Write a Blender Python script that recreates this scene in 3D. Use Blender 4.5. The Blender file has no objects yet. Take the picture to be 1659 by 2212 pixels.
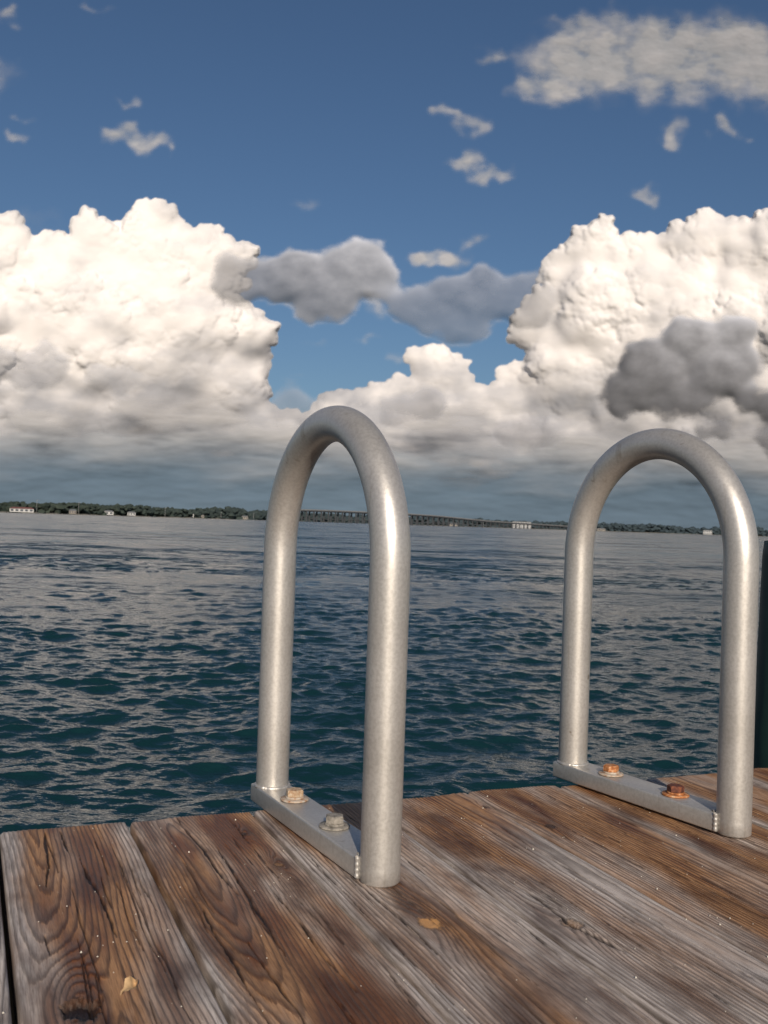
import bpy, math, random, bmesh
import numpy as np
from mathutils import Vector, Matrix
rng=np.random.default_rng(7); random.seed(7)
sc=bpy.context.scene
sc.view_settings.view_transform='Standard'; sc.view_settings.look='None'; sc.view_settings.exposure=0
FOC=2150.0            # focal length in survey units (35 mm equivalent lens)
ROLL=math.radians(1.9); CR,SR=math.cos(ROLL),math.sin(ROLL)
CAMH=0.44; WATER=-1.1

# ------------------------------------------------------------ helpers
def link(o,parent=None):
    sc.collection.objects.link(o)
    if parent: o.parent=parent
    return o
def empty(name,loc=(0,0,0),rz=0):
    o=bpy.data.objects.new(name,None); o.empty_display_size=.1
    o.location=loc; o.rotation_euler=(0,0,rz); return link(o)
def mesh_np(name,V,F,mat=None,parent=None,smooth=True,attrs=None):
    V=np.asarray(V,dtype=np.float32); F=np.asarray(F,dtype=np.int32)
    k=F.shape[1]; me=bpy.data.meshes.new(name)
    me.vertices.add(len(V)); me.vertices.foreach_set('co',V.ravel())
    me.loops.add(F.size); me.loops.foreach_set('vertex_index',F.ravel())
    me.polygons.add(len(F)); me.polygons.foreach_set('loop_start',np.arange(0,F.size,k,dtype=np.int32))
    me.polygons.foreach_set('loop_total',np.full(len(F),k,dtype=np.int32))
    me.update(calc_edges=True); me.validate()
    me.polygons.foreach_set('use_smooth',np.full(len(me.polygons),smooth))
    if attrs:
        for n,a in attrs.items():
            a=np.asarray(a,dtype=np.float32)
            if a.ndim==1:
                at=me.attributes.new(n,'FLOAT','POINT'); at.data.foreach_set('value',a)
            else:
                at=me.attributes.new(n,'FLOAT_COLOR','POINT'); at.data.foreach_set('color',np.c_[a,np.ones(len(a))].astype(np.float32).ravel())
    if mat: me.materials.append(mat)
    return link(bpy.data.objects.new(name,me),parent)
def grid_faces(nr,nc,keep=None):
    i=np.arange(nr*nc).reshape(nr,nc)
    F=np.stack([i[:-1,:-1],i[:-1,1:],i[1:,1:],i[1:,:-1]],-1).reshape(-1,4)
    if keep is not None:
        k=keep[:-1,:-1]|keep[:-1,1:]|keep[1:,1:]|keep[1:,:-1]; F=F[k.ravel()]
    return F
def compact(V,F,attrs):
    used=np.unique(F); m=np.full(len(V),-1,dtype=np.int64); m[used]=np.arange(len(used))
    return V[used],m[F],{k:a[used] for k,a in attrs.items()}
def pym(name,verts,faces,mat,parent=None,smooth=False,bevel=0):
    me=bpy.data.meshes.new(name); me.from_pydata([tuple(v) for v in verts],[],faces); me.update()
    me.polygons.foreach_set('use_smooth',[smooth]*len(me.polygons))
    me.materials.append(mat); o=link(bpy.data.objects.new(name,me),parent)
    if bevel:
        b=o.modifiers.new('bevel','BEVEL'); b.width=bevel; b.segments=3; b.limit_method='ANGLE'
        me.polygons.foreach_set('use_smooth',[True]*len(me.polygons))
    return o
def box(name,x0,x1,y0,y1,z0,z1,mat,parent=None,bevel=0):
    v=[(x,y,z) for z in (z0,z1) for y in (y0,y1) for x in (x0,x1)]
    f=[(0,2,3,1),(4,5,7,6),(0,1,5,4),(2,6,7,3),(0,4,6,2),(1,3,7,5)]
    return pym(name,v,f,mat,parent,bevel=bevel)
def lathe(name,prof,seg,mat,parent=None,loc=(0,0,0),jit=0,smooth=True,rot=0):
    v=[];f=[]
    for (r,z) in prof:
        for k in range(seg):
            a=2*math.pi*k/seg+rot; rr=r+random.uniform(-jit,jit)
            v.append((rr*math.cos(a)+loc[0],rr*math.sin(a)+loc[1],z+loc[2]))
    n=len(prof)
    for i in range(n-1):
        for k in range(seg):
            f.append((i*seg+k,i*seg+(k+1)%seg,(i+1)*seg+(k+1)%seg,(i+1)*seg+k))
    f.append(tuple(range(seg-1,-1,-1))); f.append(tuple((n-1)*seg+k for k in range(seg)))
    return pym(name,v,f,mat,parent,smooth)
_p=[rng.permutation(512) for _ in range(8)]
_g=rng.uniform(0,2*math.pi,512)
def perlin(x,y,seed=0):
    p=_p[seed%8]; x=np.asarray(x,float)+seed*13.7; y=np.asarray(y,float)+seed*7.3
    xi=np.floor(x).astype(int); yi=np.floor(y).astype(int); xf=x-xi; yf=y-yi
    u=xf**3*(xf*(xf*6-15)+10); v=yf**3*(yf*(yf*6-15)+10)
    def g(ix,iy,dx,dy):
        a=_g[p[(p[ix&511]+iy)&511]]; return np.cos(a)*dx+np.sin(a)*dy
    n00=g(xi,yi,xf,yf);n10=g(xi+1,yi,xf-1,yf);n01=g(xi,yi+1,xf,yf-1);n11=g(xi+1,yi+1,xf-1,yf-1)
    return ((n00*(1-u)+n10*u)*(1-v)+(n01*(1-u)+n11*u)*v)*1.5
def fbm(x,y,o=4,seed=0):
    r=0;a=1
    for i in range(o): r=r+a*perlin(x*2**i,y*2**i,seed+i); a*=.5
    return r
def ss(a,b,x):
    t=np.clip((x-a)/(b-a),0,1); return t*t*(3-2*t)
def blur(H,s):
    fy=np.fft.fftfreq(H.shape[0])[:,None]; fx=np.fft.rfftfreq(H.shape[1])[None,:]
    return np.fft.irfft2(np.fft.rfft2(H)*np.exp(-2*(math.pi*s)**2*(fx**2+fy**2)),s=H.shape)

# ------------------------------------------------------------ node helpers
def newmat(name):
    m=bpy.data.materials.new(name); m.use_nodes=True; nt=m.node_tree; nt.nodes.clear()
    out=nt.nodes.new('ShaderNodeOutputMaterial'); return m,nt,out
def N(nt,t,**kw):
    n=nt.nodes.new(t)
    for k,v in kw.items():
        if k.startswith('i_'):
            n.inputs[k[2:].replace('_',' ')].default_value=v
        else: setattr(n,k,v)
    return n
def ramp(nt,pts,inp=None,interp='LINEAR'):
    n=nt.nodes.new('ShaderNodeValToRGB'); n.color_ramp.interpolation=interp
    e=n.color_ramp.elements
    while len(e)<len(pts): e.new(.5)
    for el,(p,c) in zip(e,pts): el.position=p; el.color=(*c,1) if len(c)==3 else c
    if inp: nt.links.new(inp,n.inputs[0])
    return n
def math_n(nt,op,a,b=None,clamp=False):
    n=nt.nodes.new('ShaderNodeMath'); n.operation=op; n.use_clamp=clamp
    for i,x in enumerate((a,b)):
        if x is None: continue
        if hasattr(x,'links'): nt.links.new(x,n.inputs[i])
        else: n.inputs[i].default_value=x
    return n.outputs[0]
def vmath(nt,op,a,b=None):
    n=nt.nodes.new('ShaderNodeVectorMath'); n.operation=op
    for i,x in enumerate((a,b)):
        if x is None: continue
        if hasattr(x,'links'): nt.links.new(x,n.inputs[i])
        else: n.inputs[i].default_value=x
    return n.outputs[0]
def mixc(nt,fac,a,b,mode='MIX'):
    n=nt.nodes.new('ShaderNodeMix'); n.data_type='RGBA'; n.blend_type=mode
    for s,x in ((n.inputs[0],fac),(n.inputs[6],a),(n.inputs[7],b)):
        if hasattr(x,'links'): nt.links.new(x,s)
        else: s.default_value=x if isinstance(x,(int,float)) else (*x,1)
    return n.outputs[2]
def simple(name,col,rough=.7,metal=0,nscale=30,var=.25):
    m,nt,out=newmat(name); b=N(nt,'ShaderNodeBsdfPrincipled'); b.inputs['Roughness'].default_value=rough; b.inputs['Metallic'].default_value=metal
    tc=N(nt,'ShaderNodeTexCoord'); no=N(nt,'ShaderNodeTexNoise',i_Scale=nscale,i_Detail=5.0); nt.links.new(tc.outputs['Object'],no.inputs['Vector'])
    c=mixc(nt,no.outputs[0],[x*(1-var) for x in col],[min(1,x*(1+var)) for x in col]); nt.links.new(c,b.inputs['Base Color'])
    nt.links.new(b.outputs[0],out.inputs[0]); return m

# ------------------------------------------------------------ light
SUN_EL=math.radians(24); SUN_AZ=math.radians(171)
S=Vector((math.sin(SUN_AZ)*math.cos(SUN_EL),math.cos(SUN_AZ)*math.cos(SUN_EL),math.sin(SUN_EL)))
w=bpy.data.worlds.new("World"); sc.world=w; w.use_nodes=True; nt=w.node_tree
sky=nt.nodes.new('ShaderNodeTexSky'); sky.sky_type='NISHITA'; sky.sun_disc=False
sky.sun_elevation=SUN_EL; sky.sun_rotation=SUN_AZ; sky.air_density=1.0; sky.dust_density=1.0; sky.ozone_density=5.0
bg=nt.nodes['Background']; nt.links.new(sky.outputs[0],bg.inputs[0]); bg.inputs[1].default_value=.060
L=bpy.data.lights.new('sun','SUN'); L.energy=4.3; L.angle=math.radians(.6); L.color=(1,.88,.74)
lo=link(bpy.data.objects.new('sun',L)); lo.rotation_mode='QUATERNION'; lo.rotation_quaternion=S.to_track_quat('Z','Y')

# ------------------------------------------------------------ camera
cd=bpy.data.cameras.new('camera'); cd.lens=35; cd.sensor_width=36; cd.clip_start=.02; cd.clip_end=60000
co=link(bpy.data.objects.new('camera',cd))
PITCH=math.atan(24.5/FOC)
co.matrix_world=Matrix.Translation((0,0,CAMH))@Matrix.Rotation(math.pi/2+PITCH,4,'X')@Matrix.Rotation(ROLL,4,'Z')
cd.dof.use_dof=True; cd.dof.focus_distance=1.9; cd.dof.aperture_fstop=16
sc.camera=co

# ------------------------------------------------------------ WOOD
def wood_mat():
    m,nt,out=newmat('weathered_wood'); A=lambda n:N(nt,'ShaderNodeAttribute',attribute_name=n).outputs['Fac']
    b=N(nt,'ShaderNodeBsdfPrincipled'); nt.links.new(b.outputs[0],out.inputs[0])
    tc=N(nt,'ShaderNodeTexCoord'); bid=math_n(nt,'MULTIPLY',A('bid'),3.7)
    def noise(sx,sy,scale,detail=4,rough=.6):
        mp=N(nt,'ShaderNodeMapping'); mp.inputs['Scale'].default_value=(sx,sy,1); nt.links.new(tc.outputs['Object'],mp.inputs[0])
        n=N(nt,'ShaderNodeTexNoise',noise_dimensions='4D',i_Scale=scale,i_Detail=detail,i_Roughness=rough)
        nt.links.new(mp.outputs[0],n.inputs['Vector']); nt.links.new(bid,n.inputs['W']); return n.outputs[0]
    fine=noise(1,.035,900,3,.7); fib=noise(1,.05,260,4,.7); mid=noise(1,.18,45,4); big=noise(1,.5,14,4); gr=noise(1,1,1400,2)
    ringn=math_n(nt,'ADD',A('ring'),math_n(nt,'MULTIPLY',math_n(nt,'SUBTRACT',fib,.5),.6))
    f=math_n(nt,'FRACT',ringn)
    late=ramp(nt,[(0,(0,0,0)),(.50,(.10,)*3),(.82,(1,1,1)),(.93,(.85,)*3),(1,(0,0,0))],f).outputs[0]
    late=math_n(nt,'MULTIPLY',late,math_n(nt,'ADD',.15,math_n(nt,'MULTIPLY',big,1.2)),True)
    st=math_n(nt,'ADD',A('stain'),math_n(nt,'MULTIPLY',math_n(nt,'SUBTRACT',mid,.5),1.4),True)
    early=mixc(nt,st,(.50,.445,.405),(.40,.215,.10))
    lt=mixc(nt,st,(.17,.14,.12),(.09,.040,.018))
    c=mixc(nt,late,early,lt)
    fr=ramp(nt,[(.28,(.48,.44,.42)),(.52,(1,1,1)),(.75,(1.25,1.22,1.2))],fine).outputs[0]
    c=mixc(nt,1.0,c,fr,'MULTIPLY')
    fb=ramp(nt,[(.33,(.5,.45,.42)),(.5,(1,1,1)),(.7,(1.2,1.2,1.2))],fib).outputs[0]
    c=mixc(nt,.75,c,fb,'MULTIPLY')
    br=ramp(nt,[(.34,(.38,.33,.31)),(.50,(1,1,1)),(.68,(1.25,1.25,1.25))],big).outputs[0]
    c=mixc(nt,.9,c,br,'MULTIPLY')
    wet=math_n(nt,'ADD',A('wet'),math_n(nt,'MULTIPLY',math_n(nt,'SUBTRACT',fib,.5),.8),True)
    wet=math_n(nt,'MULTIPLY',wet,math_n(nt,'GREATER_THAN',A('wet'),.02))
    c=mixc(nt,wet,c,(.42,.29,.21),'MULTIPLY')
    c=mixc(nt,A('light'),c,(.66,.34,.12))
    c=mixc(nt,A('dark'),c,(.014,.009,.007))
    sp=ramp(nt,[(.70,(0,0,0)),(.78,(1,1,1))],gr).outputs[0]
    c=mixc(nt,math_n(nt,'MULTIPLY',sp,.30),c,(.6,.55,.5))
    nt.links.new(c,b.inputs['Base Color'])
    rg=math_n(nt,'SUBTRACT',math_n(nt,'ADD',.38,math_n(nt,'MULTIPLY',fib,.4)),math_n(nt,'MULTIPLY',wet,.12)); nt.links.new(rg,b.inputs['Roughness'])
    h=math_n(nt,'ADD',math_n(nt,'MULTIPLY',fine,.5),math_n(nt,'ADD',math_n(nt,'MULTIPLY',fib,.6),math_n(nt,'MULTIPLY',late,.35)))
    bp=N(nt,'ShaderNodeBump',i_Strength=.9,i_Distance=.0012); nt.links.new(h,bp.inputs['Height']); nt.links.new(bp.outputs[0],b.inputs['Normal'])
    return m
WOOD=wood_mat()
dock=empty('wooden_dock',(-.5673,1.3496,0),math.radians(22.8))
gaps=[.056,.231,.414,.598,.780,.955,1.135]
gaps=[.056-.18*i for i in range(9,0,-1)]+gaps+[1.135+.18*i for i in range(1,10)]
# knots: s, t, radius, light, dark
KN=[(.110,-.5445,.016,0,1),(.4875,-.470,.013,1,0),(.640,-.52,.011,.35,.2),(.812,-.2076,.008,.1,.8),
    (.3836,-.238,.006,.4,.2),(.3728,-.105,.005,.1,.8),(.765,-.09,.004,0,.8),(1.05,-.25,.007,.1,.8),(.51,-.83,.010,.2,.5),(.02,-.3,.007,.1,.6)]
# cracks: s at t0, t0, t1, drift, width
CK=[(.118,-.02,-.23,-.015,.0030),(.150,-.13,-.40,.012,.0024),(.195,-.10,-.25,.0,.0014),(.135,-.02,-.12,.006,.0024),
    (.262,-.30,-.62,-.004,.0022),(.300,-.01,-.33,.010,.0028),(.325,-.15,-.50,-.012,.0034),(.285,-.45,-.80,.01,.0026),(.352,-.30,-.60,.0,.0022),(.37,-.02,-.3,.0,.0016),
    (.455,-.25,-.55,.008,.0016),(.545,-.05,-.4,.004,.0016),(.58,-.2,-.9,.0,.0016),(.43,-.1,-.7,.0,.0014),(.636,-.505,-.60,.016,.0095),(.640,-.40,-.56,.0,.0034),(.675,-.35,-.8,.0,.0020),(.71,-.5,-.9,.004,.0020),(.735,-.2,-.7,.0,.0016),
    (.655,-.05,-.30,.01,.0018),(.835,-.1,-.5,.0,.0018),(.87,-.2,-.7,.0,.0016),(.90,-.02,-.4,.005,.0018),(1.0,-.05,-.6,.0,.0018),(1.03,-.1,-.5,.0,.0016)]
STAIN={-1:.3,0:(.25),1:(.80),2:(.90),3:(.45),4:(.42),5:(.95),6:(.90),7:.75}
WET={1:.20,2:.28,3:-.08,4:-.28,5:-.18,6:-.20}
tf=np.concatenate([np.arange(0,-1.05,-.0028),np.arange(-1.06,-3.2,-.03)])
for bi in range(len(gaps)-1):
    s0,s1=gaps[bi]+.0034,gaps[bi+1]-.0030
    k=bi-8   # board index, 1 == between .056 and .231
    vis=(-1<=k<=8)
    nx=170 if vis else 24
    t=tf if vis else np.concatenate([np.arange(0,-.3,-.03),np.arange(-.3,-3.2,-.15)])
    endoff=random.uniform(-.006,.004)
    ex=np.array([0,.0006,.0016,.0030]); xs=np.concatenate([s0+ex,np.linspace(s0+.0045,s1-.0045,nx),(s1-ex)[::-1]])
    te=np.concatenate([[0,-.0005,-.0015],t[2:]])
    Sg,Tg=np.meshgrid(xs,te)
    sm=(s0+s1)/2; x=Sg-sm; T=Tg
    wild=1.0 if k<=2 else .35
    xp=rng.uniform(-.05,.05)*(1 if k<=2 else 1.8)+.014*perlin(T/.45,T*0+bi,1)*wild; zp=.030+.018*perlin(T/.5,T*0+bi*3.1,2)*wild+.012*(T+.5)*rng.choice([-1,1])*wild
    R=np.sqrt((x-xp)**2+zp**2)
    R=R+.0022*perlin(x/.03,T/.22+bi*9,3)+.0008*perlin(x/.010,T/.07+bi*5,4)
    dark=np.zeros_like(R); light=np.zeros_like(R); knotH=np.zeros_like(R); near=np.zeros_like(R)
    for (ks,kt,kr,kl,kd) in KN:
        if not(s0<ks<s1): continue
        d=np.hypot(Sg-ks,(T-kt)/1.25); d2=np.hypot(Sg-ks,(T-kt)/4.0)
        R=R+(2.6 if k<=2 else 1.5)*kr*np.exp(-(d2/(1.6*kr))**2)
        nn=1+.25*perlin(Sg/.008,T/.008,5)+.12*perlin(Sg/.003,T/.003,6)
        inn=1-ss(.75*kr,1.1*kr,d*nn)
        R=R*(1-inn)+inn*d*1.6
        light=np.maximum(light,kl*inn*.8); dark=np.maximum(dark,kd*inn*.95)
        ring=np.exp(-((d*nn-kr)/(.16*kr))**2); dark=np.maximum(dark,ring*.5*(1-.6*kl))
        near=np.maximum(near,np.exp(-(d2/(2.2*kr))**2))
        knotH-=kd*inn*.006*(kr>.009)
    ck=np.zeros_like(R)
    for (cs,t0,t1,dr,wd) in CK:
        if not(s0<cs<s1): continue
        q=(T-t0)/(t1-t0); xc=cs+dr*q+.0035*perlin(T/.09,T*0+cs*50,6)+.0010*perlin(T/.015,T*0+cs*50,7)
        tap=np.clip(np.sin(np.clip(q,0,1)*math.pi),0,1)**.5*(.6+.5*perlin(T/.05,T*0+cs*99,2))
        ww=np.maximum(wd*tap,1e-5); ck=np.maximum(ck,(1-ss(.5*ww,1.3*ww,np.abs(Sg-xc)))*(tap>.05))
    for j in range(18 if vis else 0):
        cs=rng.uniform(s0+.01,s1-.01); t0=-rng.uniform(0,.9); ln=rng.uniform(.05,.35); q=(t0-T)/ln
        xc=cs+.003*perlin(T/.1,T*0+cs*50,6)
        tap=np.clip(np.sin(np.clip(q,0,1)*math.pi),0,1)**.5; ww=np.maximum(.0009*tap,1e-5)
        ck=np.maximum(ck,.85*(1-ss(.5*ww,1.4*ww,np.abs(Sg-xc)))*(tap>.05))
    dark=np.maximum(dark,ck*.95)
    sp=.0052+.0010*rng.uniform(-1,1)
    ring=R/sp; fr=ring%1
    prof=np.where(fr<.8,ss(.2,.8,fr),1-ss(.8,1.0,fr))
    edge=np.minimum(Sg-s0,s1-Sg); rd=.005
    z=.0010*prof*(.6+.6*(perlin(x/.04,T/.3+bi,3)+.5))+.0014*perlin(x/.06,T/.4+bi*3,2)-.0035*ck+knotH
    z-=rd*(1-np.sqrt(np.clip(1-(1-np.clip(edge/rd,0,1))**2,0,1)))
    z-=.003*(1-np.sqrt(np.clip(1-(1-np.clip(-T/.004,0,1))**2,0,1)))
    z+=rng.uniform(-.0014,.0008)
    st=STAIN.get(k,rng.uniform(.3,.9))+.75*perlin(x/.05,T/.30+bi*7,5)-.5*np.exp(-(edge/.018)**2)
    if k==1: st=st-.35+.7*np.exp(-((x-.01)/.045)**2)
    if k==4: st=st+.75*ss(-.45,-.15,T)-.25
    if k==3: st=st+.3*ss(-.4,-.1,T)
    wet=WET.get(k,-.1)+1.1*fbm(x/.045,T/.28+bi*4,3,6)-.45*np.exp(-(edge/.016)**2)+.35*near
    if k==1: wet=wet+.5*np.exp(-((x-.0)/.035)**2)*ss(-.35,-.1,T)
    wet=np.clip(wet*1.3,0,.95)*(vis*1.0)
    Y=T+endoff+.0012*perlin(x/.01,T*0+bi,1)*(T>-.004)
    V=np.stack([Sg,Y,z],-1).reshape(-1,3); nr,nc=Sg.shape
    F=grid_faces(nr,nc)[:,::-1]
    at={'ring':ring.ravel(),'stain':np.clip(st,-.3,1.2).ravel(),'dark':dark.ravel(),'light':light.ravel(),'wet':wet.ravel(),'bid':np.full(R.size,float(bi))}
    idx=np.arange(nr*nc).reshape(nr,nc)
    loop=np.concatenate([idx[0,:],idx[1:,-1],idx[-1,-2::-1],idx[-2:0:-1,0]])
    n0=len(V); Vb=V[loop].copy(); Vb[:,2]=-.038
    V=np.concatenate([V,Vb]); nl=len(loop); b=np.arange(nl); bn=(b+1)%nl
    F2=np.stack([loop[b],loop[bn],n0+bn,n0+b],-1)
    F=np.concatenate([F,F2])
    at={kk:np.concatenate([a,(np.clip(a[loop]+.45,0,1) if kk=='dark' else a[loop])]) for kk,a in at.items()}
    mesh_np('deck_board_%d'%bi,V,F,WOOD,dock,True,at)
dark_wood=simple('old_timber',(.07,.055,.045),.85,0,12)
smin,smax=gaps[0],gaps[-1]
box('rim_joist',smin,smax,-.075,-.035,-.24,-.040,dark_wood,dock)
for j in range(4): box('joist_%d'%j,smin,smax,-.75-.6*j,-.71-.6*j,-.24,-.040,dark_wood,dock)
for j,ps in enumerate((-1.2,.9,2.4)):
    lathe('dock_pile_%d'%j,[(.12,-3),(.12,-1),(.11,-.245)],20,dark_wood,dock,(ps,-.25,0),.004)

# ------------------------------------------------------------ grab rails
def alu_mat():
    m,nt,out=newmat('weathered_aluminium'); b=N(nt,'ShaderNodeBsdfPrincipled'); nt.links.new(b.outputs[0],out.inputs[0])
    tc=N(nt,'ShaderNodeTexCoord')
    def no(s,d=4,sz=1):
        mp=N(nt,'ShaderNodeMapping'); mp.inputs['Scale'].default_value=(1,1,sz); nt.links.new(tc.outputs['Object'],mp.inputs[0])
        n=N(nt,'ShaderNodeTexNoise',i_Scale=s,i_Detail=d); nt.links.new(mp.outputs[0],n.inputs['Vector']); return n.outputs[0]
    a=no(9,5); f=no(240,3); v=no(900,2); stn=no(60,3,.08); scr=no(35,2,1.5)
    c=mixc(nt,ramp(nt,[(.35,(0,0,0)),(.65,(1,1,1))],a).outputs[0],(.48,.46,.43),(.57,.55,.52))
    c=mixc(nt,1,c,ramp(nt,[(.35,(.91,.905,.90)),(.6,(1.04,1.04,1.04))],f).outputs[0],'MULTIPLY')
    c=mixc(nt,1,c,ramp(nt,[(.28,(.84,.83,.82)),(.42,(1,1,1))],v).outputs[0],'MULTIPLY')
    c=mixc(nt,1,c,ramp(nt,[(.25,(.78,.74,.69)),(.36,(1,1,1))],stn).outputs[0],'MULTIPLY')
    c=mixc(nt,1,c,ramp(nt,[(.24,(.60,.55,.50)),(.28,(1,1,1))],scr).outputs[0],'MULTIPLY')
    nt.links.new(c,b.inputs['Base Color']); b.inputs['Metallic'].default_value=.6
    r=math_n(nt,'ADD',.36,math_n(nt,'MULTIPLY',f,.12)); nt.links.new(r,b.inputs['Roughness'])
    bp=N(nt,'ShaderNodeBump',i_Strength=.18,i_Distance=.0005); nt.links.new(v,bp.inputs['Height']); nt.links.new(bp.outputs[0],b.inputs['Normal'])
    return m
ALU=alu_mat()
def rust(name,c1,c2,c3,lo=.4,hi=.6):
    m,nt,out=newmat(name); b=N(nt,'ShaderNodeBsdfPrincipled'); nt.links.new(b.outputs[0],out.inputs[0]); b.inputs['Roughness'].default_value=.75
    tc=N(nt,'ShaderNodeTexCoord'); n=N(nt,'ShaderNodeTexNoise',i_Scale=130.0,i_Detail=6.0,i_Roughness=.7); nt.links.new(tc.outputs['Object'],n.inputs['Vector'])
    r=ramp(nt,[(lo-.08,c1),((lo+hi)/2,c2),(hi+.05,c3)],n.outputs[0]); nt.links.new(r.outputs[0],b.inputs['Base Color'])
    bp=N(nt,'ShaderNodeBump',i_Strength=.6,i_Distance=.001); nt.links.new(n.outputs[0],bp.inputs['Height']); nt.links.new(bp.outputs[0],b.inputs['Normal'])
    return m
RT=rust('rust_tan',(.25,.11,.05),(.42,.30,.19),(.55,.48,.38))
RO=rust('rust_orange',(.10,.03,.015),(.42,.15,.04),(.60,.40,.25))
RD=rust('rust_dark',(.03,.012,.01),(.10,.03,.018),(.22,.07,.03))
RG=rust('dull_zinc',(.10,.09,.075),(.24,.22,.19),(.34,.31,.27))
RW=rust('rusty_washer',(.26,.10,.035),(.42,.33,.25),(.46,.43,.38))
def rail(F,Bk,ztop,bolts):
    F=Vector((*F,0)); Bk=Vector((*Bk,0)); d=Bk-F; Ln=d.length; ang=math.atan2(-d.x,d.y)
    e=empty('dock_ladder_grab_rail',F,ang)
    r=.0250; a=Ln/2; hz=.185; zs=ztop-r-hz
    path=[];nrm=[]
    for z in np.linspace(.004,zs,24): path.append((0,z)); nrm.append((-1,0))
    for k in range(1,64):
        th=math.pi*k/64; path.append((a-a*math.cos(th),zs+hz*math.sin(th)))
        n=Vector((-math.cos(th)/a,math.sin(th)/hz)).normalized(); nrm.append((n.x,n.y))
    for z in np.linspace(zs,.029,24): path.append((Ln,z)); nrm.append((1,0))
    seg=48; V=[];Fc=[]
    for (y,z),(ny,nz) in zip(path,nrm):
        for k in range(seg):
            c,s=math.cos(2*math.pi*k/seg),math.sin(2*math.pi*k/seg)
            V.append((r*s,y+r*c*ny,z+r*c*nz))
    n=len(path)
    for i in range(n-1):
        for k in range(seg): Fc.append((i*seg+k,i*seg+(k+1)%seg,(i+1)*seg+(k+1)%seg,(i+1)*seg+k))
    base=len(V)
    for k in range(seg):
        c,s=math.cos(2*math.pi*k/seg),math.sin(2*math.pi*k/seg); V.append((.0225*s,-.0225*c,.0015))
    for k in range(seg): Fc.append((base+k,base+(k+1)%seg,(k+1)%seg,k))
    Fc.append(tuple(base+k for k in range(seg-1,-1,-1)))
    pym('hoop_tube',V,Fc,ALU,e,True)
    bt=.030
    box('base_bar',-.0270,.0270,.010,Ln+.022,.0035,bt,ALU,e,.0025)
    def bead(pts,rr):
        v=[];f=[];sg=10
        for i,p in enumerate(pts):
            q=Vector(pts[min(i+1,len(pts)-1)])-Vector(pts[max(i-1,0)]); q.normalize()
            x=q.orthogonal().normalized(); y=q.cross(x); rq=rr*(1+.10*math.sin(i*1.3)+random.uniform(-.05,.05))
            for k in range(sg):
                an=2*math.pi*k/sg; v.append(Vector(p)+x*math.cos(an)*rq+y*math.sin(an)*rq)
        for i in range(len(pts)-1):
            for k in range(sg): f.append((i*sg+k,i*sg+(k+1)%sg,(i+1)*sg+(k+1)%sg,(i+1)*sg+k))
        return pym('weld_bead',v,f,ALU,e,True)
    bead([(.0255*math.cos(t),Ln+.0255*math.sin(t),bt+.0004) for t in np.linspace(0,2*math.pi,60)],.0026)
    for sx in (-1,1): bead([(sx*.0252,.0125,z) for z in np.linspace(.006,bt+.001,18)],.0034)
    bead([(x,.0225,bt) for x in np.linspace(-.02,.02,14)],.0026)
    for j,(dist,mh,mw,rt) in enumerate(bolts):
        y=Ln-dist
        lathe('washer_%d'%j,[(.0205,0),(.0212,.0010),(.0205,.0024),(.012,.0028)],40,mw,e,(0,y,bt+.0006),.0003)
        lathe('lock_washer_%d'%j,[(.0135,0),(.0138,.001),(.0135,.0026),(.009,.0026)],28,mw,e,(0.0004,y,bt+.0034),.0002)
        lathe('bolt_head_%d'%j,[(.0122,0),(.0132,.0010),(.0132,.0082),(.0118,.0098),(.010,.0102)],6,mh,e,(0,y,bt+.0060),.0002,False,rt)
    return e
rail((.0096,1.225),(-.159,1.545),.601,[(.0895,RT,RW,.3),(.228,RG,RG,.1)])
rail((.529,1.4685),(.347,1.76),.6085,[(.093,RO,RW,.5),(.233,RD,RO,.2)])

# ------------------------------------------------------------ green piling, leaf, sand
green=simple('green_painted_timber',(.010,.040,.028),.6,0,18,.5)
gp=empty('green_piling',(.889,2.03,0))
lathe('post',[(.112,-3),(.114,-1),(.118,-.35),(.119,.05),(.113,.12),(.110,.40),(.104,.43),(.07,.436)],28,green,gp,(0,0,0),.002)
leafm=simple('dry_leaf',(.50,.33,.17),.7,0,150,.4)
V=[];Fc=[]
for i in range(9):
    q=i/8; wd=.0062*math.sin(math.pi*min(1,q*.9+.08))**.8*(1+.25*math.sin(q*17))
    for j in range(5):
        u=(j-2)/2; V.append((u*wd+.002*math.sin(q*4),(q-.5)*.020,.0035+.006*abs(u)**1.5*math.sin(q*3)+.003*math.sin(q*5+u*2)))
for i in range(8):
    for j in range(4): Fc.append((i*5+j,i*5+j+1,i*5+j+6,i*5+j+5))
lf=pym('dry_leaf',V,Fc,leafm,None,True); lf.location=(-.2204,.9256,0); lf.rotation_euler=(.15,.1,-.5)
sandm=simple('sand',(.62,.58,.5),.8,0,300)
V=[];Fc=[]
for i in range(420):
    s=rng.uniform(-.1,1.2); t=rng.uniform(-.9,-.01); r=rng.uniform(.0003,.0009) if i%12 else rng.uniform(.001,.0017)
    P=Vector((-.5673,1.3496,0))+Vector((.9219,.3875,0))*s+Vector((-.3875,.9219,0))*t
    b=len(V); 
    for dx,dy,dz in ((1,0,0),(-.5,.9,0),(-.5,-.9,0),(0,0,1.1),(.2,.1,-.6)): V.append((P.x+dx*r*rng.uniform(.7,1.3),P.y+dy*r,.0010+r*.4+dz*r))
    Fc+=[(b,b+1,b+3),(b+1,b+2,b+3),(b+2,b,b+3),(b+1,b,b+4),(b+2,b+1,b+4),(b,b+2,b+4)]
pym('sand',V,Fc,sandm)

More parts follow.
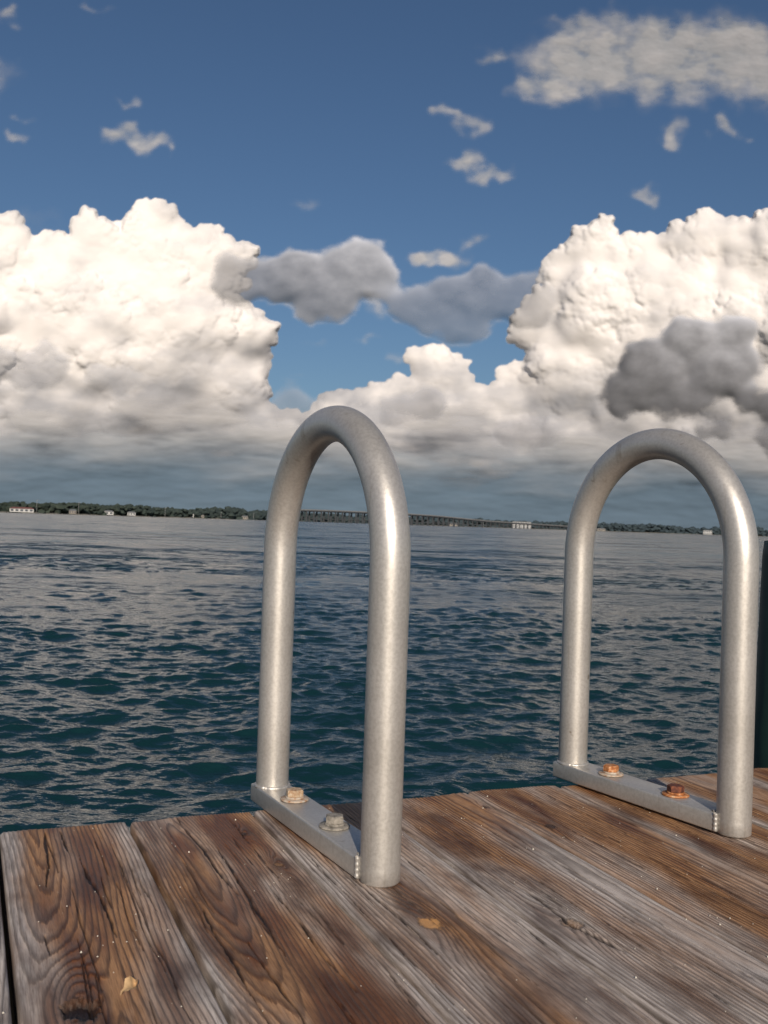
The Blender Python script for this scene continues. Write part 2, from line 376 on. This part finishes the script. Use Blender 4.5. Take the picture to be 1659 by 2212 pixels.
# ------------------------------------------------------------ WATER
def water_mat():
    m,nt,out=newmat('sea_water'); b=N(nt,'ShaderNodeBsdfPrincipled'); nt.links.new(b.outputs[0],out.inputs[0])
    b.inputs['Base Color'].default_value=(.005,.026,.031,1); b.inputs['Roughness'].default_value=.09; b.inputs['IOR'].default_value=1.33
    tc=N(nt,'ShaderNodeTexCoord')
    def no(s,sx,sy,d=3,r=.6,out=0):
        mp=N(nt,'ShaderNodeMapping'); mp.inputs['Scale'].default_value=(sx,sy,1); mp.inputs['Rotation'].default_value=(0,0,.25); nt.links.new(tc.outputs['Object'],mp.inputs[0])
        n=N(nt,'ShaderNodeTexNoise',i_Scale=s,i_Detail=d,i_Roughness=r); nt.links.new(mp.outputs[0],n.inputs['Vector']); return n.outputs[out]
    far=N(nt,'ShaderNodeAttribute',attribute_name='far').outputs['Fac']
    fine=no(10,.6,1.3,3); gustn=no(.05,.5,1.6,5)
    b1=N(nt,'ShaderNodeBump',i_Strength=1.0,i_Distance=.014); nt.links.new(fine,b1.inputs['Height'])
    g=ramp(nt,[(.35,(.60,.60,.60)),(.62,(1.3,1.3,1.3))],gustn).outputs[0]
    w1=vmath(nt,'SUBTRACT',no(1.1,.45,1.0,6,.70,1),(.5,.5,.5)); w2=vmath(nt,'SUBTRACT',no(.16,.45,1.0,6,.76,1),(.5,.5,.5))
    wv=vmath(nt,'MULTIPLY',vmath(nt,'ADD',vmath(nt,'MULTIPLY',w1,(.7,.7,.7)),w2),(.50,1.2,0))
    wv=vmath(nt,'ADD',wv,(0,-.09,0))
    sc1=nt.nodes.new('ShaderNodeVectorMath'); sc1.operation='SCALE'; nt.links.new(wv,sc1.inputs[0]); nt.links.new(math_n(nt,'MULTIPLY',far,g),sc1.inputs['Scale'])
    nrm=vmath(nt,'NORMALIZE',vmath(nt,'ADD',b1.outputs[0],sc1.outputs[0]))
    nt.links.new(nrm,b.inputs['Normal'])
    return m
HW=CAMH-WATER
vrow=np.concatenate([np.linspace(760,120,700),np.linspace(119.3,12,280),np.array([10,8,6,4.5,3.2,2.2,1.4,.8,.4])])
Dr=HW*FOC/vrow; Dr=np.concatenate([[.3,1,2,3,3.8],Dr])
ac=np.radians(np.concatenate([np.arange(-180,-33,3.0),np.arange(-32,32,.066),np.arange(33,181,3.0)]))
Dg,Ag=np.meshgrid(Dr,ac,indexing='ij')
X=Dg*np.sin(Ag); Y=Dg*np.cos(Ag)
stepD=np.gradient(Dr)[:,None]*np.ones_like(Ag)
Z=np.zeros_like(X); DX=np.zeros_like(X); DY=np.zeros_like(X)
gust=.85+.35*fbm(X/9,Y/5,2,1)
for i in range(120):
    lam=.09*(1.15/.09)**(rng.uniform()**1.0)
    th=math.radians(rng.normal(-78,36)); kx,ky=math.cos(th),math.sin(th); kk=2*math.pi/lam
    slope=.034*rng.uniform(.5,1.4)*(1.0 if lam<.55 else .7); amp=slope/kk
    wgt=ss(1.3,3.0,lam/np.maximum(stepD,.003))
    ph=kk*(kx*X+ky*Y)+rng.uniform(0,6.28)+1.6*perlin(X/(lam*3),Y/(lam*3),i)
    Aq=amp*wgt*gust
    Z+=Aq*np.cos(ph); DX-=kx*Aq*np.sin(ph)*.95; DY-=ky*Aq*np.sin(ph)*.95
V=np.stack([X+DX,Y+DY,WATER+Z],-1).reshape(-1,3)
F=grid_faces(*X.shape)[:,::-1]
mesh_np('water',V,F,water_mat(),None,True,{'far':(ss(7,36,Dg)).ravel()})

# ------------------------------------------------------------ FAR SHORE
land=simple('shore_ground',(.16,.15,.12),.9,0,.02)
shore=[(-1500,500),(-900,650),(-345,900),(-265,1300),(-200,1750),(-20,2300),(446,2420),(926,2420),(2600,2450)]
def shp(q):
    q=q*(len(shore)-1); i=min(int(q),len(shore)-2); f=q-i
    return shore[i][0]*(1-f)+shore[i+1][0]*f, shore[i][1]*(1-f)+shore[i+1][1]*f
ns=160; V=[]
for i in range(ns):
    x,y=shp(i/(ns-1)); x+=random.uniform(-6,6); r=math.hypot(x,y); ux,uy=x/r,y/r
    for off,z in ((0,WATER-.6),(4,WATER+.5),(30,WATER+1.6),(1500,WATER+3)): V.append((x+ux*off,y+uy*off,z))
pym('ground',V,[(i*4+j,i*4+j+1,i*4+j+5,i*4+j+4) for i in range(ns-1) for j in range(3)],land)
def foliage_mat():
    m,nt,out=newmat('distant_foliage'); b=N(nt,'ShaderNodeBsdfPrincipled'); nt.links.new(b.outputs[0],out.inputs[0]); b.inputs['Roughness'].default_value=.95; b.inputs['Specular IOR Level'].default_value=.1
    tc=N(nt,'ShaderNodeTexCoord'); n=N(nt,'ShaderNodeTexNoise',i_Scale=.12,i_Detail=6.0); nt.links.new(tc.outputs['Object'],n.inputs['Vector'])
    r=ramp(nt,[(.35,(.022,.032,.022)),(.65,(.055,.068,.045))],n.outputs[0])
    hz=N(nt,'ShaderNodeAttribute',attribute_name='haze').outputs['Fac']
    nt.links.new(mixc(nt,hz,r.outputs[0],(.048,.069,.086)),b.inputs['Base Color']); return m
bm=bmesh.new(); bmesh.ops.create_icosphere(bm,subdivisions=1,radius=1); bv=np.array([v.co[:] for v in bm.verts]); bf=np.array([[v.index for v in f.verts] for f in bm.faces]); bm.free()
VV=[];FF=[];HZ=[];c=0
for i in range(14000):
    q=rng.uniform(0.06,1); x,y=shp(q); r=math.hypot(x,y); ux,uy=x/r,y/r; off=rng.uniform(12,90)
    hmax=(12.5+5*min(1,max(0,(y-900)/900))+4*(y>2200))*(.85+.26*float(perlin(x/90,y/90,2))+.10*rng.normal())
    zc=rng.uniform(.1,1)*hmax*.85; rr=rng.uniform(1.8,4.0)*(1+ (y>1500)*.6)
    P=bv*rng.uniform(.7,1.3,(len(bv),1))*np.array([1.3,1.3,.8])*rr+np.array([x+ux*off+rng.normal()*3,y+uy*off,WATER+1+zc-.3*rr])
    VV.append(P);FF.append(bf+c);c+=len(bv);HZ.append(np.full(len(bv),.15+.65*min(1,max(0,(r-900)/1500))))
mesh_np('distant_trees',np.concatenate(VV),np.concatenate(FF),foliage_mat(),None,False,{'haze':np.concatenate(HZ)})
white=simple('white_paint',(.48,.48,.47),.7,0,.2,.08); redroof=simple('red_roof',(.18,.07,.06),.8,0,.2); greyroof=simple('grey_roof',(.16,.17,.18),.8,0,.2)
tan=simple('tan_stucco',(.28,.25,.21),.8,0,.2); glass=simple('window_glass',(.05,.06,.08),.2,0,1)
def house(name,u,D,wd,dp,h,wm,rm,floors=1,roofh=2.0):
    X=u*D; e=empty(name,(X,D,WATER+.9),-math.atan(u))
    box('walls',-wd/2,wd/2,0,dp,0,h,wm,e)
    o=.6
    v=[(-wd/2-o,-o,h),(wd/2+o,-o,h),(wd/2+o,dp+o,h),(-wd/2-o,dp+o,h),(-wd/2+wd*.12,dp/2,h+roofh),(wd/2-wd*.12,dp/2,h+roofh)]
    pym('roof',v,[(0,1,5,4),(1,2,5),(2,3,4,5),(3,0,4),(3,2,1,0)],rm,e)
    nw=max(3,int(wd/4)); fh=h/floors; V=[];Fc=[]
    for fl in range(floors):
        for i in range(nw):
            x0=-wd/2+(i+.2)*wd/nw; x1=-wd/2+(i+.8)*wd/nw; z0=fl*fh+fh*.25; z1=fl*fh+fh*.8; b=len(V)
            V+=[(x0,-.05,z0),(x1,-.05,z0),(x1,-.05,z1),(x0,-.05,z1)]; Fc.append((b,b+1,b+2,b+3))
    pym('windows',V,Fc,glass,e)
k=1/FOC
house('waterfront_restaurant',-782*k,880,20,10,3.0,white,redroof,1,1.4)
for (u,D,wd,h,wm,rm) in [(-672,1010,7,3,tan,greyroof),(-598,1100,14,3.5,white,greyroof),(-545,1150,9,3.2,white,greyroof),
    (-425,1350,18,5,white,greyroof),(-395,1400,9,3.5,tan,greyroof),(-300,1560,10,4,tan,greyroof),(-150,2000,15,7,white,redroof),
    (150,2350,22,6,tan,greyroof),(470,2400,20,5,tan,greyroof),(700,2400,20,9,white,greyroof),(760,2400,24,5,tan,greyroof)]:
    house('house',u*k,D,wd,8,h,wm,rm,max(1,int(h/4)),1.5)
house('hotel',298*k,2380,44,18,15,white,greyroof,4,1.2)
house('hotel',-130*k,2150,24,15,10,white,greyroof,3,1.2)
pole=simple('galvanised_pole',(.22,.22,.22),.6,0,1)
for i,u in enumerate([-745,-655,-640,-560,-470,-400,-350,-280,215,380]):
    D=(900 if u<-650 else 1150 if u<-450 else 1450) if u<0 else 2350; h=random.uniform(9,12)*(1.3 if u>0 else 1); wz=.10*D/900
    o=box('street_lamp',-wz,wz,-wz,wz,0,h,pole); o.location=(u*k*D,D-6,WATER+.5)
    me=o.data; bmx=bmesh.new(); bmx.from_mesh(me); bmesh.ops.create_cube(bmx,size=1,matrix=Matrix.Translation((1.0,0,h-.10))@Matrix.Diagonal((2.0,.3,.18,1))); bmx.to_mesh(me); bmx.free()
# bridge
conc=simple('bridge_concrete',(.055,.06,.068),.85,0,.1); rail_c=simple('bridge_parapet_concrete',(.20,.20,.20),.85,0,.1)
br=empty('bridge',(0,0,0))
bp0=np.array([-150,1450.]); bp1=np.array([420,2260.]); 
def bz(q): return float(np.interp(q,[0,.12,.33,.42,.62,1],[17,18.5,19,18,12.5,8.5]))
nb=56; V=[];Fc=[]; V2=[];F2=[]; dirv=(bp1-bp0)/np.linalg.norm(bp1-bp0); pn=np.array([-dirv[1],dirv[0]])
for i in range(nb+1):
    q=i/nb; P=bp0+(bp1-bp0)*q; z=WATER+bz(q)
    for s,zz in ((-6,-1.9),(-6,0),(6,0),(6,-1.9)): V.append((P[0]+pn[0]*s,P[1]+pn[1]*s,z+zz))
    for sg in (-1,1):
        for s,zz in ((6.1,-.25),(6.1,1.0),(5.7,1.0),(5.7,-.25)): V2.append((P[0]+pn[0]*s*sg,P[1]+pn[1]*s*sg,z+zz))
for i in range(nb):
    for j in range(4):
        Fc.append((i*4+j,i*4+(j+1)%4,(i+1)*4+(j+1)%4,(i+1)*4+j))
        for o in (0,4): F2.append((i*8+o+j,i*8+o+(j+1)%4,(i+1)*8+o+(j+1)%4,(i+1)*8+o+j))
pym('deck_girder',V,Fc,conc,br); pym('parapets',V2,F2,rail_c,br)
V=[];Fc=[]
def addbox(P,hx,hy,z0,z1):
    b=len(V)
    for z in (z0,z1):
        for sy in (-hy,hy):
            for sx in (-hx,hx):
                V.append((P[0]+dirv[0]*sx+pn[0]*sy,P[1]+dirv[1]*sx+pn[1]*sy,z))
    for f in [(0,2,3,1),(4,5,7,6),(0,1,5,4),(2,6,7,3),(0,4,6,2),(1,3,7,5)]: Fc.append(tuple(b+a for a in f))
for i in range(nb+1):
    q=i/nb; P=bp0+(bp1-bp0)*q; z=WATER+bz(q)
    for s in (-4.5,4.5): addbox(P+pn*s,1.0,.8,WATER-2,z-2.6)
    addbox(P,1.1,5.8,z-2.7,z-1.85)
    if bz(q)>11: addbox(P,.7,3.6,WATER+4.6,WATER+5.6)
pym('pier_bents',V,Fc,conc,br)

# ------------------------------------------------------------ CLOUDS (relief shells, lit by the sun, some shade painted in the tint)
def Bq(px,py):
    dx=px-829.5; dy=py-1106; return dx*CR+dy*SR, 24.5-(-dx*SR+dy*CR)
ST=2.0
gu=np.arange(-1160,1161,ST); gw=np.arange(-24,1360,ST); U,W=np.meshgrid(gu,gw)
def stamp(H,cx,cy,r,hz,ry=None):
    ry=ry or r
    i0=max(0,int((cx-r-gu[0])/ST)); i1=min(len(gu),int((cx+r-gu[0])/ST)+2)
    j0=max(0,int((cy-ry-gw[0])/ST)); j1=min(len(gw),int((cy+ry-gw[0])/ST)+2)
    if i1<=i0 or j1<=j0: return
    q=1-((U[j0:j1,i0:i1]-cx)/r)**2-((W[j0:j1,i0:i1]-cy)/ry)**2
    v=np.where(q>0,hz+min(r,ry)*np.sqrt(np.clip(q,0,1)),-1e3)
    H[j0:j1,i0:i1]=np.maximum(H[j0:j1,i0:i1],v)
def puffs(H,levels,dens=1.0,sink=.5):
    for r in levels:
        m=np.flatnonzero(H.ravel()>0); area=len(m)*ST*ST; n=int(dens*area/(r*r)*.9)
        pick=rng.choice(m,n)
        Hs=H.copy()
        for p in pick:
            j,i=divmod(p,len(gu)); rr=r*rng.uniform(.6,1.35); stamp(H,gu[i],gw[j],rr,max(0,Hs[j,i]-rr*sink),rr*rng.uniform(.75,1.0))
    return H
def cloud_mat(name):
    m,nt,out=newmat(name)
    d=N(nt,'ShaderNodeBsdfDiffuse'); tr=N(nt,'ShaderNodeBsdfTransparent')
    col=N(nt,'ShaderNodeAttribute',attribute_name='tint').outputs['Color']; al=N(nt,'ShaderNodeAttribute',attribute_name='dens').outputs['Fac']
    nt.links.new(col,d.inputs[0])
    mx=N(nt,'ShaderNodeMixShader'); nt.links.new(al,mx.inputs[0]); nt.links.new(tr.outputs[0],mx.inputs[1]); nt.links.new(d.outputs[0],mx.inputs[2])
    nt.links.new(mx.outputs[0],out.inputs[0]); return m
CM=cloud_mat('cloud_vapour')
def shell(name,Hr,alpha,tint,Rad):
    keep=alpha>.004
    rr=Rad-Hr*Rad/FOC
    nrm=np.sqrt(U**2+W**2+FOC**2)
    P=np.stack([U/nrm*rr,FOC/nrm*rr,W/nrm*rr+CAMH],-1).reshape(-1,3)
    F=grid_faces(*U.shape,keep=keep)
    V,F,A=compact(P,F,{'dens':alpha.ravel(),'tint':tint.reshape(-1,3)})
    return mesh_np(name,V,F,CM,None,True,A)
def lerp3(a,b,t): return np.array(a)*(1-t[...,None])+np.array(b)*t[...,None]

# big cumulus
H=np.full(U.shape,-1e3)
left=[(0,560,58),(-60,600,90),(110,600,80),(200,575,80),(310,565,92),(395,590,85),(455,590,60),(60,700,120),(200,720,170),(340,730,165),(470,745,90),(535,760,42),(440,830,110),(540,700,30),(-120,750,170),(-320,720,200),(120,850,140),(300,860,150),(500,880,70)]
right=[(1265,548,46),(1215,595,46),(1390,585,68),(1330,605,58),(1460,565,60),(1530,545,70),(1605,530,66),(1700,560,110),(1300,690,125),(1190,735,62),(1450,700,150),(1600,720,150),(1240,830,100),(1400,850,120),(1600,850,130),(1800,700,200)]
mid=[(830,852,28),(875,848,34),(945,850,34),(900,890,60),(1000,895,42),(1060,875,32),(1120,895,45),(1010,930,70),(1150,930,70)]
low=[(x,975,90) for x in range(-300,2000,90)]
for (a,b,r) in left+right+mid+low:
    cx,cy=Bq(a,b); stamp(H,cx,cy,r*.92,0)
H=puffs(H,[50],.7,.55); H=puffs(H,[28,17],.75,.5); H=puffs(H,[10,6.5],.7,.5)
Hc=np.maximum(H,-22.0)
Hb=blur(Hc,1.1); soft=blur(Hc,5.0); vsoft=blur(Hc,16)
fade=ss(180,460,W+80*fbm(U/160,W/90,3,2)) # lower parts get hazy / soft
det=np.clip(.42+.95*fbm(U/130,W/90,3,7),0.06,1)*(.2+.8*fade)      # crispness varies across the cloud
Hf=Hb*det+soft*(1-det)
Hf=.43*Hf+.22*vsoft
al=ss(-12,10,blur(Hc,1.5)+6*fbm(U/14,W/12,4,1))*ss(-19,-8,blur(Hc,1.5))
tint=lerp3((.35,.355,.38),(.77,.74,.725),np.clip(.05+.95*fade+.45*fbm(U/120,W/70,4,6),0,1))  # grey underside shading painted into the lower tint
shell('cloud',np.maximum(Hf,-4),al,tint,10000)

# low hazy stratiform bank along the horizon, in front of the cumulus bases
n1=fbm(U/300,W/75,4,1); n2=fbm(U/150,W/40,5,4); top=262+40*fbm(U/260,U*0,3,3)
al=ss(-.05,1.0,(top-W)/145+.5*n1+.3*n2)*.96
al=np.maximum(al,1-ss(60,170,W))
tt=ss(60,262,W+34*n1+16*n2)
tint=lerp3((.102,.150,.203),(.38,.375,.38),np.clip(tt,0,1))  # cloud-base shade and horizon haze painted as a colour gradient
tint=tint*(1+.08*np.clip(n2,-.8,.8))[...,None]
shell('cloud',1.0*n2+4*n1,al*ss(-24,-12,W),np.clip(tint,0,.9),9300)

# smaller grey clouds drifting in front
H=np.full(U.shape,-1e3); dk=np.zeros(U.shape); op=np.zeros(U.shape); G0=np.zeros(U.shape)
grey=[ # x,y,rx,ry,albedo (lowered to paint shade, lighter tops),opacity
 (520,610,75,46,.22,.75),(640,600,80,62,.27,.85),(700,625,70,54,.26,.85),(770,580,80,66,.34,.85),(690,655,60,35,.22,.8),
 (930,670,90,44,.22,.6),(1040,640,105,60,.25,.6),(1130,650,80,56,.22,.5),(990,700,80,30,.20,.5),
 (1360,840,58,46,.14,1),(1410,800,75,66,.19,1),(1500,735,70,58,.32,1),(1580,725,55,50,.34,1),(1460,865,100,34,.13,1),(1550,800,75,66,.21,1),(1610,780,40,50,.24,1),
 (1640,868,62,28,.13,1),(1548,925,48,22,.16,.9),(1655,945,40,15,.16,.8),(1150,940,85,30,.22,.5),(1220,915,45,14,.22,.5),(890,878,60,30,.24,.6),(850,900,35,14,.2,.5),
 (70,800,90,40,.28,.5),(250,815,80,24,.28,.45),(-80,780,120,60,.26,.6),(620,885,60,20,.24,.4)]
for (a,b,rx,ry,shade_alb,o) in grey:
    cx,cy=Bq(a,b); stamp(H,cx,cy,rx*.86,0,ry*.86)
    g=np.exp(-(((U-cx)/rx)**2+((W-cy)/ry)**2)); dk+=g*shade_alb; op+=g*o; G0+=g
shade_alb=dk/np.maximum(G0,1e-6); opa=op/np.maximum(G0,1e-6)
H=puffs(H,[26,15],.8,.5)
Hc=np.maximum(H,-40); Hb=blur(Hc,5.5)
fz=fbm(U/44,W/30,6,2)
al=ss(-24,22,Hb+15*fz)*opa*ss(-37,-16,Hb)
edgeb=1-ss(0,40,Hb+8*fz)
bd=np.clip(shade_alb,.08,.5)
tint=np.stack([bd*.98,bd*1.01,bd*1.11],-1)*(1+.5*edgeb*ss(.12,.25,bd)+.18*fz)[...,None]  # shade and brighter rims painted into the cloud colour
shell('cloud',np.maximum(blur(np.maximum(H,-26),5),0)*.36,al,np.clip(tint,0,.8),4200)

# thin high wisps, far away
wis=[(1180,180,70,40,.8),(1290,130,150,75,1),(1440,120,170,90,1),(1580,120,120,85,1),(1680,150,90,80,1),(1340,40,60,30,.5),(1075,115,40,22,.6),(1250,60,60,35,.6),(1600,70,80,40,.9),
 (270,290,60,22,.7),(330,305,50,18,.65),(370,328,20,9,.6),(235,275,30,14,.6),(270,215,22,12,.35),(985,240,50,14,.5),(1025,265,40,26,.5),(945,232,16,9,.5),
 (1010,345,42,22,.7),(1060,375,48,20,.7),(1090,395,25,7,.5),(920,555,34,14,.8),(975,560,38,22,.8),(1030,520,30,18,.75),
 (1455,285,30,30,.7),(1440,300,28,16,.5),(1575,268,32,20,.55),(1620,298,22,9,.5),(1400,420,42,16,.65),(30,295,40,10,.4),(40,245,30,8,.3),(10,30,30,18,.4),(190,5,40,12,.3),
 (670,435,40,16,.25),(805,655,35,30,.4),(800,730,34,12,.4),(680,735,40,10,.3),(850,765,20,8,.3),(60,480,90,35,.2),(-150,150,160,60,.7),(1900,350,150,60,.8),(1750,330,60,20,.5)]
D=np.zeros(U.shape)
wu=U+26*fbm(U/50,W/50,5,1); ww=W+20*fbm(U/50,W/50,5,5)
for (a,b,rx,ry,o) in wis:
    cx,cy=Bq(a,b); g=1-np.sqrt(((wu-cx)/(rx*1.6))**2+((ww-cy)/(ry*1.6))**2); D=np.maximum(D,ss(0,1.15,g)*o)
D=blur(D,2)
nn=fbm(U/80,W/50,6,3)
al=np.clip(D*1.45*(1+.55*nn),0,1)
al=al*ss(.0,.55,al)
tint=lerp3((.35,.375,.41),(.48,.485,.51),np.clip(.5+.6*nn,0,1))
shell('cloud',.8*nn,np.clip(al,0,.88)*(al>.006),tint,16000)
print('done')
